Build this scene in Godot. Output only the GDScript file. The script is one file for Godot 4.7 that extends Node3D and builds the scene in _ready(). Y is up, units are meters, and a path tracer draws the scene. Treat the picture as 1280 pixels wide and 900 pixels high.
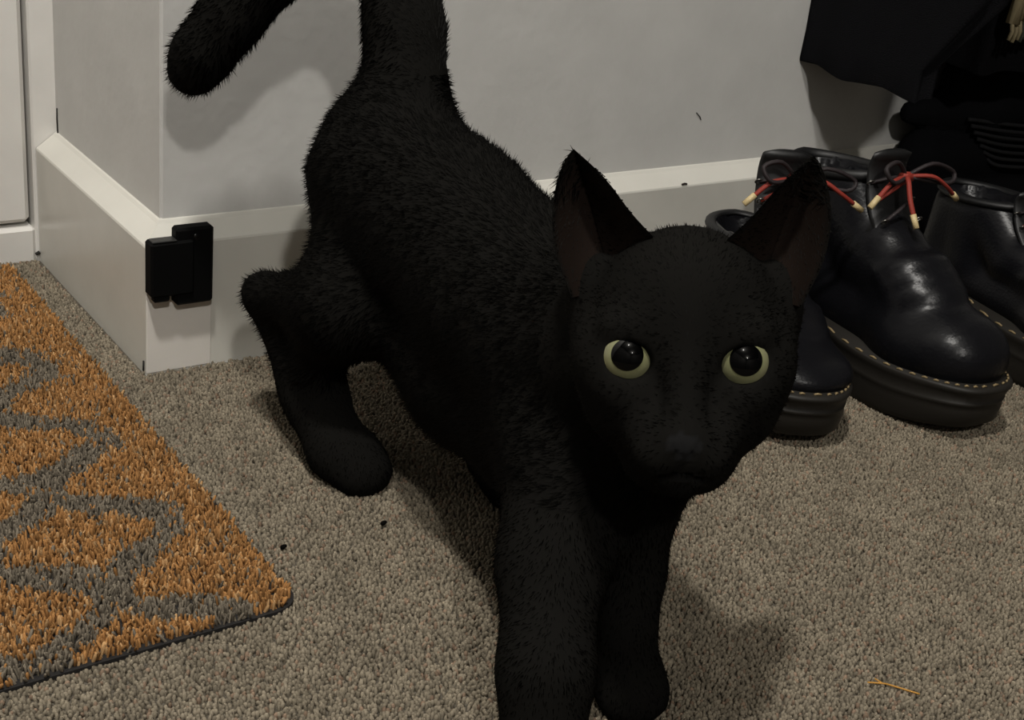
extends Node3D
# A small black cat on a hallway carpet, beside a white boxed-in wall, a coir doormat, boots and coats.

var rng := RandomNumberGenerator.new()
var used := {}
var mats := {}

# ------------------------------------------------------------------ naming
func numbered(called: String) -> String:
	if not used.has(called):
		used[called] = 0
		return called
	used[called] += 1
	return "%s_%03d" % [called, used[called]]

func thing(called: String, label: String, category: String, at := Vector3.ZERO, turn := 0.0, group := "") -> Node3D:
	var o := Node3D.new()
	o.name = numbered(called)
	add_child(o, true)
	o.position = at
	o.rotation.y = turn
	tag(o, label, category, group)
	return o

func tag(o: Node, label: String, category: String, group := "") -> void:
	o.set_meta("label", label)
	if category != "":
		o.set_meta("category", category)
	if group != "":
		o.set_meta("group", group)

func obj(called: String, mesh: Mesh, m: Material, parent: Node = self) -> MeshInstance3D:
	var o := MeshInstance3D.new()
	o.name = numbered(called) if parent == self else called
	o.mesh = mesh
	if m != null:
		o.material_override = m
	parent.add_child(o, true)
	return o

func struct(called: String, mesh: Mesh, m: Material, label: String, parent: Node = self) -> MeshInstance3D:
	var o := obj(called, mesh, m, parent)
	if parent == self:
		o.set_meta("kind", "structure")
		o.set_meta("label", label)
		o.set_meta("category", called.split("_")[0])
	return o

# ------------------------------------------------------------------ materials
func mat(c: Color, rough := 0.6, metal := 0.0, spec := 0.5) -> StandardMaterial3D:
	var m := StandardMaterial3D.new()
	m.albedo_color = c
	m.roughness = rough
	m.metallic = metal
	m.metallic_specular = spec
	return m

func vmat(rough := 0.8, spec := 0.3) -> StandardMaterial3D:
	var m := mat(Color.WHITE, rough, 0.0, spec)
	m.vertex_color_use_as_albedo = true
	return m

func noise_tex(freq: float, a: Color, b: Color, size := 512, octaves := 4, sd := 1) -> NoiseTexture2D:
	var n := FastNoiseLite.new()
	n.seed = sd
	n.frequency = freq
	n.fractal_octaves = octaves
	var t := NoiseTexture2D.new()
	t.width = size
	t.height = size
	t.seamless = true
	t.noise = n
	var g := Gradient.new()
	g.set_color(0, a)
	g.set_color(1, b)
	t.color_ramp = g
	return t

func noise_normal(freq: float, strength: float, size := 512, sd := 2) -> NoiseTexture2D:
	var n := FastNoiseLite.new()
	n.seed = sd
	n.frequency = freq
	var t := NoiseTexture2D.new()
	t.width = size
	t.height = size
	t.seamless = true
	t.as_normal_map = true
	t.bump_strength = strength
	t.noise = n
	return t

func paint(a: Color, b: Color, rough: float, bump: float, scale := 2.0) -> StandardMaterial3D:
	var m := mat(Color.WHITE, rough)
	m.albedo_texture = noise_tex(0.012, a, b, 512, 5, 7)
	m.normal_enabled = true
	m.normal_texture = noise_normal(0.06, bump, 512, 9)
	m.normal_scale = 0.10
	m.uv1_triplanar = true
	m.uv1_world_triplanar = true
	m.uv1_scale = Vector3.ONE * scale
	return m

# ------------------------------------------------------------------ shapes
func st_new() -> SurfaceTool:
	var st := SurfaceTool.new()
	st.begin(Mesh.PRIMITIVE_TRIANGLES)
	return st

func quad(st: SurfaceTool, a: Vector3, b: Vector3, c: Vector3, d: Vector3) -> void:
	# seen from the front, a b c d run clockwise
	for p in [a, b, c, a, c, d]:
		st.add_vertex(p)

func done(st: SurfaceTool) -> ArrayMesh:
	st.generate_normals()
	return st.commit()

# a bevelled box between two corners
func bevel_into(st: SurfaceTool, lo: Vector3, hi: Vector3, b: float, xf := Transform3D.IDENTITY) -> void:
	var c := (lo + hi) * 0.5
	var h := (hi - lo) * 0.5
	b = minf(b, minf(h.x, minf(h.y, h.z)) * 0.95)
	var p := func(sx: float, sy: float, sz: float, ax: int) -> Vector3:
		var e := Vector3(h.x - b, h.y - b, h.z - b)
		e[ax] = h[ax]
		return xf * (c + Vector3(sx * e.x, sy * e.y, sz * e.z))
	st.set_smooth_group(-1)
	for ax in 3:
		var u := (ax + 1) % 3
		var v := (ax + 2) % 3
		for s in [-1.0, 1.0]:
			var q: Array = []
			for k in [[-1, -1], [-1, 1], [1, 1], [1, -1]]:
				var w := Vector3.ZERO
				w[ax] = s
				w[u] = k[0]
				w[v] = k[1]
				q.append(p.call(w.x, w.y, w.z, ax))
			if s > 0:
				quad(st, q[0], q[1], q[2], q[3])
			else:
				quad(st, q[3], q[2], q[1], q[0])
	# edges
	for ax in 3:
		var u := (ax + 1) % 3
		var v := (ax + 2) % 3
		for su in [-1.0, 1.0]:
			for sv in [-1.0, 1.0]:
				var w0 := Vector3.ZERO
				w0[u] = su
				w0[v] = sv
				var w1 := w0
				w0[ax] = -1
				w1[ax] = 1
				var a: Vector3 = p.call(w0.x, w0.y, w0.z, u)
				var bb: Vector3 = p.call(w1.x, w1.y, w1.z, u)
				var cc: Vector3 = p.call(w1.x, w1.y, w1.z, v)
				var d: Vector3 = p.call(w0.x, w0.y, w0.z, v)
				if su * sv > 0:
					quad(st, d, cc, bb, a)
				else:
					quad(st, a, bb, cc, d)
	for sx in [-1.0, 1.0]:
		for sy in [-1.0, 1.0]:
			for sz in [-1.0, 1.0]:
				var t: Array = [p.call(sx, sy, sz, 0), p.call(sx, sy, sz, 1), p.call(sx, sy, sz, 2)]
				if sx * sy * sz > 0:
					t.reverse()
				for w in t:
					st.add_vertex(w)

func box(lo: Vector3, hi: Vector3, b := 0.001) -> ArrayMesh:
	var st := st_new()
	bevel_into(st, lo, hi, b)
	return done(st)

# a tube along points, with a radius each; closed with round-ish ends
func tube_into(st: SurfaceTool, pts: Array, radii: Array, n := 8, flat := 1.0) -> void:
	var rings: Array = []
	var prev := Vector3.ZERO
	for i in pts.size():
		var d: Vector3 = (pts[mini(i + 1, pts.size() - 1)] - pts[maxi(i - 1, 0)]).normalized()
		var side := prev
		if i == 0:
			side = d.cross(Vector3.UP)
			if side.length() < 0.1:
				side = d.cross(Vector3.RIGHT)
		side = (side - d * side.dot(d)).normalized()
		prev = side
		var up := side.cross(d).normalized()
		var ring := PackedVector3Array()
		for k in n:
			var a := TAU * k / n
			ring.append(pts[i] + (side * cos(a) + up * sin(a) * flat) * radii[i])
		rings.append(ring)
	st.set_smooth_group(0)
	for i in rings.size() - 1:
		for k in n:
			var a: Vector3 = rings[i][k]
			var b: Vector3 = rings[i][(k + 1) % n]
			var c: Vector3 = rings[i + 1][(k + 1) % n]
			var d: Vector3 = rings[i + 1][k]
			quad(st, a, b, c, d)
	for k in n:
		st.add_vertex(pts[0])
		st.add_vertex(rings[0][(k + 1) % n])
		st.add_vertex(rings[0][k])
		st.add_vertex(pts[-1])
		st.add_vertex(rings[-1][k])
		st.add_vertex(rings[-1][(k + 1) % n])

func tube(pts: Array, r: float, n := 8, flat := 1.0) -> ArrayMesh:
	var st := st_new()
	var rr := []
	for i in pts.size():
		rr.append(r)
	tube_into(st, pts, rr, n, flat)
	return done(st)

func smooth_line(ctrl: Array, steps := 6) -> Array:
	var out := []
	for i in ctrl.size() - 1:
		var a: Vector3 = ctrl[maxi(i - 1, 0)]
		var b: Vector3 = ctrl[i]
		var c: Vector3 = ctrl[i + 1]
		var d: Vector3 = ctrl[mini(i + 2, ctrl.size() - 1)]
		for k in steps:
			out.append(b.cubic_interpolate(c, a, d, float(k) / steps))
	out.append(ctrl[-1])
	return out

# a lathe about +y
func lathe(profile: Array, n := 32) -> ArrayMesh:
	var st := st_new()
	st.set_smooth_group(0)
	for i in profile.size() - 1:
		for k in n:
			var a0 := TAU * k / n
			var a1 := TAU * (k + 1) / n
			var p: Vector2 = profile[i]
			var q: Vector2 = profile[i + 1]
			var A := Vector3(p.x * cos(a0), p.y, p.x * sin(a0))
			var B := Vector3(p.x * cos(a1), p.y, p.x * sin(a1))
			var C := Vector3(q.x * cos(a1), q.y, q.x * sin(a1))
			var D := Vector3(q.x * cos(a0), q.y, q.x * sin(a0))
			quad(st, A, B, C, D)
	return done(st)

# ------------------------------------------------------------------ distance fields and surface nets
class Field:
	var org: Vector3
	var cell: float
	var nx: int
	var ny: int
	var nz: int
	var e: PackedFloat32Array
	var k: float
	func _init(lo: Vector3, hi: Vector3, c: float, sharp: float) -> void:
		org = lo
		cell = c
		k = sharp
		nx = int(ceil((hi.x - lo.x) / c)) + 1
		ny = int(ceil((hi.y - lo.y) / c)) + 1
		nz = int(ceil((hi.z - lo.z) / c)) + 1
		e.resize(nx * ny * nz)
		e.fill(0.0)
	func span(lo: Vector3, hi: Vector3) -> Array:
		return [clampi(int((lo.x - org.x) / cell), 0, nx - 1), clampi(int((hi.x - org.x) / cell) + 1, 0, nx - 1),
			clampi(int((lo.y - org.y) / cell), 0, ny - 1), clampi(int((hi.y - org.y) / cell) + 1, 0, ny - 1),
			clampi(int((lo.z - org.z) / cell), 0, nz - 1), clampi(int((hi.z - org.z) / cell) + 1, 0, nz - 1)]
	func bone(a: Vector3, b: Vector3, ra: float, rb: float) -> void:
		var pad := maxf(ra, rb) + 5.0 / k
		var s := span(a.min(b) - Vector3.ONE * pad, a.max(b) + Vector3.ONE * pad)
		var ab := b - a
		var il := 1.0 / maxf(ab.length_squared(), 1e-9)
		var dr := rb - ra
		for z in range(s[4], s[5] + 1):
			for y in range(s[2], s[3] + 1):
				var i: int = (z * ny + y) * nx + s[0]
				var p := org + Vector3(s[0], y, z) * cell - a
				for x in range(s[0], s[1] + 1):
					var t := clampf(p.dot(ab) * il, 0.0, 1.0)
					e[i] += exp(-k * ((p - ab * t).length() - ra - dr * t))
					i += 1
					p.x += cell
	func ball(c: Vector3, r: Vector3, tilt := Basis.IDENTITY) -> void:
		var m := maxf(r.x, maxf(r.y, r.z)) + 5.0 / k
		var s := span(c - Vector3.ONE * m, c + Vector3.ONE * m)
		var inv := tilt.inverse()
		for z in range(s[4], s[5] + 1):
			for y in range(s[2], s[3] + 1):
				var i: int = (z * ny + y) * nx + s[0]
				for x in range(s[0], s[1] + 1):
					var q := inv * (org + Vector3(x, y, z) * cell - c)
					var k0 := (q / r).length()
					var k1 := (q / (r * r)).length()
					e[i] += exp(-k * (k0 * (k0 - 1.0) / maxf(k1, 1e-6)))
					i += 1
	func settle() -> void:      # from sums of exponentials to a distance
		var ik := -1.0 / k
		for i in e.size():
			e[i] = log(maxf(e[i], 1e-12)) * ik
	func carve(c: Vector3, r: Vector3, tilt := Basis.IDENTITY) -> void:   # after settle()
		var m := maxf(r.x, maxf(r.y, r.z)) + 3.0 * cell
		var s := span(c - Vector3.ONE * m, c + Vector3.ONE * m)
		var inv := tilt.inverse()
		for z in range(s[4], s[5] + 1):
			for y in range(s[2], s[3] + 1):
				for x in range(s[0], s[1] + 1):
					var i: int = (z * ny + y) * nx + x
					var q := inv * (org + Vector3(x, y, z) * cell - c)
					var k0 := (q / r).length()
					var k1 := (q / (r * r)).length()
					e[i] = maxf(e[i], -(k0 * (k0 - 1.0) / maxf(k1, 1e-6)))
	func at(x: int, y: int, z: int) -> float:
		return e[(clampi(z, 0, nz - 1) * ny + clampi(y, 0, ny - 1)) * nx + clampi(x, 0, nx - 1)]
	func nets() -> Array:       # [vertices, normals, indices]
		var V := PackedVector3Array()
		var N := PackedVector3Array()
		var I := PackedInt32Array()
		var id := PackedInt32Array()
		id.resize(nx * ny * nz)
		id.fill(-1)
		var sx := 1
		var sy := nx
		var sz := nx * ny
		var off := [0, sx, sy, sx + sy, sz, sx + sz, sy + sz, sx + sy + sz]
		var edges := [[0, 1], [2, 3], [4, 5], [6, 7], [0, 2], [1, 3], [4, 6], [5, 7], [0, 4], [1, 5], [2, 6], [3, 7]]
		for z in nz - 1:
			for y in ny - 1:
				var base := (z * ny + y) * nx
				for x in nx - 1:
					var i := base + x
					var neg := e[i] < 0.0
					if (e[i + 1] < 0.0) == neg and (e[i + sy] < 0.0) == neg and (e[i + sy + 1] < 0.0) == neg and (e[i + sz] < 0.0) == neg and (e[i + sz + 1] < 0.0) == neg and (e[i + sz + sy] < 0.0) == neg and (e[i + sz + sy + 1] < 0.0) == neg:
						continue
					var acc := Vector3.ZERO
					var n := 0
					for ed in edges:
						var a := e[i + off[ed[0]]]
						var b := e[i + off[ed[1]]]
						if (a < 0.0) == (b < 0.0):
							continue
						var t := a / (a - b)
						var pa := Vector3(ed[0] & 1, (ed[0] >> 1) & 1, ed[0] >> 2)
						var pb := Vector3(ed[1] & 1, (ed[1] >> 1) & 1, ed[1] >> 2)
						acc += pa.lerp(pb, t)
						n += 1
					id[i] = V.size()
					V.append(org + (Vector3(x, y, z) + acc / n) * cell)
					var g := Vector3(at(x + 2, y, z) - at(x - 1, y, z) + at(x + 2, y + 1, z + 1) - at(x - 1, y + 1, z + 1), at(x, y + 2, z) - at(x, y - 1, z) + at(x + 1, y + 2, z + 1) - at(x + 1, y - 1, z + 1), at(x, y, z + 2) - at(x, y, z - 1) + at(x + 1, y + 1, z + 2) - at(x + 1, y + 1, z - 1))
					N.append(g.normalized())
		for z in range(1, nz - 1):
			for y in range(1, ny - 1):
				for x in range(1, nx - 1):
					var i := (z * ny + y) * nx + x
					var s := e[i] < 0.0
					for ax in 3:
						var j: int = i + [sx, sy, sz][ax]
						if (e[j] < 0.0) == s:
							continue
						var u: int = [sy, sz, sx][ax]
						var v: int = [sz, sx, sy][ax]
						var a := id[i - u - v]
						var b := id[i - v]
						var c := id[i]
						var d := id[i - u]
						if a < 0 or b < 0 or c < 0 or d < 0:
							continue
						if s:
							I.append_array([a, c, b, a, d, c])
						else:
							I.append_array([a, b, c, a, c, d])
		return [V, N, I]

func to_mesh(nets: Array, colors = null, xf := Transform3D.IDENTITY) -> ArrayMesh:
	var a := []
	a.resize(Mesh.ARRAY_MAX)
	var V := PackedVector3Array()
	var N := PackedVector3Array()
	for p in nets[0]:
		V.append(xf * p)
	for n in nets[1]:
		N.append(xf.basis * n)
	a[Mesh.ARRAY_VERTEX] = V
	a[Mesh.ARRAY_NORMAL] = N
	a[Mesh.ARRAY_INDEX] = nets[2]
	if colors != null:
		a[Mesh.ARRAY_COLOR] = colors
	var m := ArrayMesh.new()
	m.add_surface_from_arrays(Mesh.PRIMITIVE_TRIANGLES, a)
	return m

# ================================================================== the scene
func _ready() -> void:
	rng.seed = 20240611
	# camera
	var cam := Camera3D.new()
	cam.name = "camera"
	cam.projection = Camera3D.PROJECTION_PERSPECTIVE
	cam.fov = 30.08
	cam.near = 0.02
	cam.far = 30.0
	cam.transform = Transform3D(Basis(Vector3(0.815, 0.109, 0.570), Vector3(0.157, 0.904, -0.398), Vector3(-0.558, 0.413, 0.719)).orthonormalized(), Vector3(-0.3316, 0.4491, 0.8640))
	add_child(cam)
	cam.current = true
	# environment: a closed room at night, nothing comes from outside
	var we := WorldEnvironment.new()
	we.name = "world_environment"
	var env := Environment.new()
	env.background_mode = Environment.BG_COLOR
	env.background_color = Color(0, 0, 0)
	env.tonemap_mode = Environment.TONE_MAPPER_LINEAR
	env.tonemap_exposure = 1.0
	env.sdfgi_enabled = true
	env.ssao_enabled = true
	env.ssil_enabled = true
	we.environment = env
	add_child(we)

	ceiling_lamp(Vector3(-0.46, 2.15, 0.68), 3.0, "round white glass globe lamp hanging lit from the ceiling above the doormat")
	ceiling_lamp(Vector3(-0.92, 2.20, 2.45), 2.7, "round white glass globe lamp hanging lit from the ceiling behind the camera")
	build_room()
	build_carpet()
	build_doormat()
	build_latch()
	build_cat()
	build_boots()
	build_coats()
	build_litter()

func ceiling_lamp(at: Vector3, energy: float, label: String) -> void:
	var t := thing("ceiling_lamp", label, "lamp", Vector3(at.x, 2.4, at.z), 0.0, "hallway ceiling lamps")
	var pts := []
	for k in 17:
		var a := PI * k / 16.0
		pts.append(Vector2(0.075 * sin(a) + 0.0001, at.y - 2.4 + 0.075 * cos(a)))
	var gm := mat(Color(1.0, 0.95, 0.86), 0.4)
	gm.emission_enabled = true
	gm.emission = Color(1.0, 0.985, 0.96)
	gm.emission_energy_multiplier = 3.0
	obj("globe", lathe(pts, 32), gm, t)
	obj("ceiling_base", lathe([Vector2(0.0001, 0), Vector2(0.06, 0), Vector2(0.06, -0.02), Vector2(0.03, -0.06), Vector2(0.0001, -0.06)], 24), mat(Color(0.8, 0.8, 0.78), 0.4), t)
	obj("cord", tube([Vector3(0, -0.05, 0), Vector3(0, at.y - 2.4 + 0.07, 0)], 0.003, 6), mat(Color(0.7, 0.7, 0.68), 0.6), t)
	var l := OmniLight3D.new()
	l.name = "lamp_light"
	l.light_color = Color(1.0, 0.985, 0.96)
	l.light_energy = energy
	l.light_size = 0.07
	l.omni_range = 12.0
	l.omni_attenuation = 2.0
	l.shadow_enabled = true
	l.position = Vector3(0, at.y - 2.4, 0)
	t.add_child(l)

# ------------------------------------------------------------------ room
const RH := 2.4
func build_room() -> void:
	var wall_paint := paint(Color(0.765, 0.76, 0.745), Color(0.80, 0.795, 0.78), 0.75, 2.0)
	var gloss := paint(Color(0.80, 0.79, 0.755), Color(0.84, 0.83, 0.795), 0.32, 0.8)
	var dull := paint(Color(0.30, 0.295, 0.285), Color(0.35, 0.345, 0.335), 0.85, 3.0)
	struct("wall_front", box(Vector3(0.018, -0.05, -0.14), Vector3(2.05, RH, -0.018), 0.002), wall_paint, "smooth off-white wall of the boxed-in corner behind the cat")
	struct("wall_return", box(Vector3(0.018, -0.05, -0.45), Vector3(0.13, RH, -0.019), 0.0005), wall_paint, "short off-white return wall running back to the cupboard door")
	struct("wall_left", box(Vector3(-1.95, -0.05, -0.45), Vector3(-1.85, RH, 3.7)), dull, "plain off-white left wall of the hallway")
	struct("wall_right", box(Vector3(1.95, -0.05, -0.14), Vector3(2.05, RH, 3.7)), dull, "plain off-white right wall of the hallway")
	struct("wall_back", box(Vector3(-1.95, -0.05, 3.6), Vector3(2.05, RH, 3.7)), dull, "plain off-white wall behind the camera")
	struct("ceiling", box(Vector3(-1.95, RH, -0.45), Vector3(2.05, RH + 0.1, 3.7)), dull, "flat white hallway ceiling")
	# wall round the cupboard door at the back left
	var st := st_new()
	bevel_into(st, Vector3(-1.95, -0.05, -0.45), Vector3(-0.82, RH, -0.25), 0.001)
	bevel_into(st, Vector3(-0.83, 2.0, -0.45), Vector3(0.02, RH, -0.25), 0.001)
	bevel_into(st, Vector3(-0.83, -0.05, -0.45), Vector3(0.02, 2.01, -0.29), 0.001)
	struct("wall_cupboard", done(st), wall_paint, "off-white wall around the cupboard door at far left")
	# door
	var d := Node3D.new()
	d.name = "door_1"
	add_child(d)
	d.set_meta("kind", "structure")
	d.set_meta("label", "white painted cupboard door panel at the far left edge")
	d.set_meta("category", "door")
	var dp := paint(Color(0.82, 0.81, 0.79), Color(0.86, 0.85, 0.83), 0.4, 0.8)
	obj("door_slab", box(Vector3(-0.78, 0.0335, -0.275), Vector3(-0.0065, 1.98, -0.2495), 0.004), dp, d)
	st = st_new()
	bevel_into(st, Vector3(-0.0028, -0.02, -0.285), Vector3(0.020, 2.03, -0.2485), 0.0015)
	bevel_into(st, Vector3(-0.83, -0.02, -0.285), Vector3(-0.783, 2.03, -0.2485), 0.0015)
	obj("door_jamb", done(st), dp, d)
	obj("door_threshold", box(Vector3(-0.783, -0.02, -0.285), Vector3(-0.0028, 0.0300, -0.247), 0.003), dp, d)
	obj("door_gap", box(Vector3(-0.80, 0.02, -0.2885), Vector3(0.005, 1.99, -0.281), 0.0005), mat(Color(0.03, 0.03, 0.03), 0.9), d)
	# skirting boards: a board with a sloping top
	var sk := st_new()
	skirt(sk, Vector3(0, 0, 0), Vector3(1.95, 0, 0), Vector3(0, 0, -1), true, false)
	struct("baseboard_front", done(sk), gloss, "white gloss skirting board along the wall behind the cat")
	sk = st_new()
	skirt(sk, Vector3(0, 0, -0.2480), Vector3(0, 0, 0), Vector3(1, 0, 0), false, true)
	struct("baseboard_left", done(sk), gloss, "white gloss skirting board on the short return wall")
	var patch := struct("trim_1", box(Vector3(0.0005, 0.0, -0.004), Vector3(0.0505, 0.098, 0.0006), 0.0004), paint(Color(0.86, 0.84, 0.81), Color(0.90, 0.88, 0.85), 0.45, 1.2), "slightly brighter painted end piece of the skirting below the black latch")
	patch.set_meta("category", "trim")
	# scuffs and paint cracks
	var dark := mat(Color(0.12, 0.11, 0.10), 0.9)
	var w := get_node("wall_front")
	obj("scuff_mark", tube([Vector3(0.532, 0.163, -0.0178), Vector3(0.537, 0.159, -0.0178), Vector3(0.539, 0.156, -0.0178)], 0.0011, 6, 0.4), mat(Color(0.22, 0.22, 0.21), 0.9), w)
	obj("paint_crack", tube([Vector3(0.0178, 0.112, -0.244), Vector3(0.0176, 0.125, -0.2445), Vector3(0.0178, 0.134, -0.244)], 0.0008, 6), dark, get_node("wall_return"))
	obj("paint_chip", tube([Vector3(0.512, 0.1012, -0.0003), Vector3(0.5155, 0.1018, -0.0003), Vector3(0.518, 0.1012, -0.0003)], 0.0009, 6), mat(Color(0.12, 0.06, 0.04), 0.9), get_node("baseboard_front"))
	var bl := get_node("baseboard_left")
	obj("paint_chip", tube([Vector3(-0.0003, 0.001, -0.004), Vector3(-0.0003, 0.009, -0.0035)], 0.0009, 6), dark, bl)
	obj("paint_chip", tube([Vector3(-0.004, 0.005, -0.2465), Vector3(-0.0005, 0.007, -0.2465)], 0.0014, 6), dark, bl)

# a skirting board from a to b; "inward" points into the wall; mitred where it turns the outer corner
func skirt(st: SurfaceTool, a: Vector3, b: Vector3, inward: Vector3, mitre_a: bool, mitre_b: bool) -> void:
	var prof := [Vector2(0, -0.02), Vector2(0, 0.0985), Vector2(0.0006, 0.1), Vector2(0.0145, 0.1105), Vector2(0.0165, 0.1125), Vector2(0.0195, 0.1135), Vector2(0.0195, -0.02)]
	var along := (b - a).normalized()
	var ring := func(at: Vector3, m: float) -> Array:
		var r := []
		for p in prof:
			r.append(at + inward * p.x + Vector3.UP * p.y + along * p.x * m)
		return r
	var ra: Array = ring.call(a, 1.0 if mitre_a else 0.0)
	var rb: Array = ring.call(b, -1.0 if mitre_b else 0.0)
	# the outward miter: the wall is inside the corner, so the back edge is pulled in
	st.set_smooth_group(-1)
	var flip := inward.cross(Vector3.UP).dot(along) > 0
	for i in prof.size():
		var j := (i + 1) % prof.size()
		if flip:
			quad(st, ra[i], rb[i], rb[j], ra[j])
		else:
			quad(st, ra[i], ra[j], rb[j], rb[i])

# ------------------------------------------------------------------ carpet
func build_carpet() -> void:
	var m := mat(Color.WHITE, 0.95, 0.0, 0.1)
	m.albedo_texture = noise_tex(0.15, Color(0.33, 0.31, 0.275), Color(0.43, 0.405, 0.365), 1024, 4, 21)
	m.uv1_triplanar = true
	m.uv1_world_triplanar = true
	m.uv1_scale = Vector3.ONE * 3.0
	m.normal_enabled = true
	m.normal_texture = noise_normal(0.12, 8.0, 1024, 33)
	var fl := struct("floor", box(Vector3(-1.95, -0.06, -0.45), Vector3(2.05, -0.002, 3.7), 0.001), m, "greige twist-pile carpet covering the hallway floor")
	# tufts of pile, joined into one part
	var pos := []
	var sp := 0.0022
	var big := FastNoiseLite.new()
	big.seed = 5
	big.frequency = 22.0
	for iz in int(1.02 / sp):
		for ix in int(1.55 / sp):
			var x := -0.5 + (ix + rng.randf_range(-0.45, 0.45) + 0.5 * (iz % 2)) * sp
			var z := -0.245 + (iz + rng.randf_range(-0.45, 0.45)) * sp
			if z < -0.004 and x > -0.003:
				continue
			if z < 0.0015 and x > 0.0:
				continue
			if x < -0.05 and z < 0.29 and z > -0.22:
				continue
			# only where the photograph could look: right of a line on the left, left of the right side
			if x + 0.95 * z < -0.25 + 0.0 and z > 0.33:
				continue
			pos.append(Vector3(x, -0.0025, z))
	var mm := MultiMesh.new()
	mm.transform_format = MultiMesh.TRANSFORM_3D
	mm.use_colors = true
	mm.mesh = tuft_mesh(0.00128, 0.0038, 5)
	mm.instance_count = pos.size()
	var base := Vector3(0.205, 0.175, 0.130)
	for i in pos.size():
		var p: Vector3 = pos[i]
		var s := rng.randf_range(0.75, 1.25)
		var b := Basis(Vector3(rng.randf_range(-1, 1), 0.3, rng.randf_range(-1, 1)).normalized(), rng.randf_range(0.0, 0.6)) * Basis(Vector3.UP, rng.randf() * TAU) * Basis.from_scale(Vector3(s, rng.randf_range(0.75, 1.15), s))
		mm.set_instance_transform(i, Transform3D(b, p))
		var v := rng.randf_range(0.70, 1.28) * (1.0 + 0.22 * big.get_noise_2d(p.x, p.z))
		var hue := rng.randf()
		var c := base * v
		if hue > 0.93:
			c = Vector3(c.x * 1.08, c.y * 0.9, c.z * 0.86)
		mm.set_instance_color(i, Color(c.x, c.y, c.z))
	var mi := MultiMeshInstance3D.new()
	mi.name = "carpet_pile"
	mi.multimesh = mm
	mi.material_override = vmat(0.95, 0.1)
	fl.add_child(mi)
	mi.set_meta("kind", "stuff")

func tuft_mesh(r: float, h: float, n: int) -> ArrayMesh:
	var st := st_new()
	st.set_smooth_group(0)
	var prof := [Vector2(r * 0.75, 0), Vector2(r, h * 0.6), Vector2(r * 0.6, h * 0.93)]
	for i in 2:
		for k in n:
			var a0 := TAU * k / n + i * 0.4
			var a1 := TAU * (k + 1) / n + i * 0.4
			var p: Vector2 = prof[i]
			var q: Vector2 = prof[i + 1]
			quad(st, Vector3(p.x * cos(a0), p.y, p.x * sin(a0)), Vector3(p.x * cos(a1), p.y, p.x * sin(a1)), Vector3(q.x * cos(a1 + 0.4), q.y, q.x * sin(a1 + 0.4)), Vector3(q.x * cos(a0 + 0.4), q.y, q.x * sin(a0 + 0.4)))
	for k in n:
		var a0 := TAU * k / n + 0.8
		var a1 := TAU * (k + 1) / n + 0.8
		var q: Vector2 = prof[2]
		st.add_vertex(Vector3(0, h, 0))
		st.add_vertex(Vector3(q.x * cos(a0), q.y, q.x * sin(a0)))
		st.add_vertex(Vector3(q.x * cos(a1), q.y, q.x * sin(a1)))
	return done(st)

# ------------------------------------------------------------------ doormat
const MX0 := -0.78
const MX1 := -0.029
const MZ0 := -0.232
const MZ1 := 0.312
func mat_outline(grow: float) -> PackedVector2Array:
	var out := PackedVector2Array()
	var r := 0.016
	for c in [[MX1 - r, MZ1 - r, 0.0], [MX0 + r, MZ1 - r, PI / 2], [MX0 + r, MZ0 + r, PI], [MX1 - r, MZ0 + r, PI * 1.5]]:
		for k in 6:
			var a: float = c[2] + PI / 2 * k / 5.0
			out.append(Vector2(c[0] + (r + grow) * cos(a), c[1] + (r + grow) * sin(a)))
	return out

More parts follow.
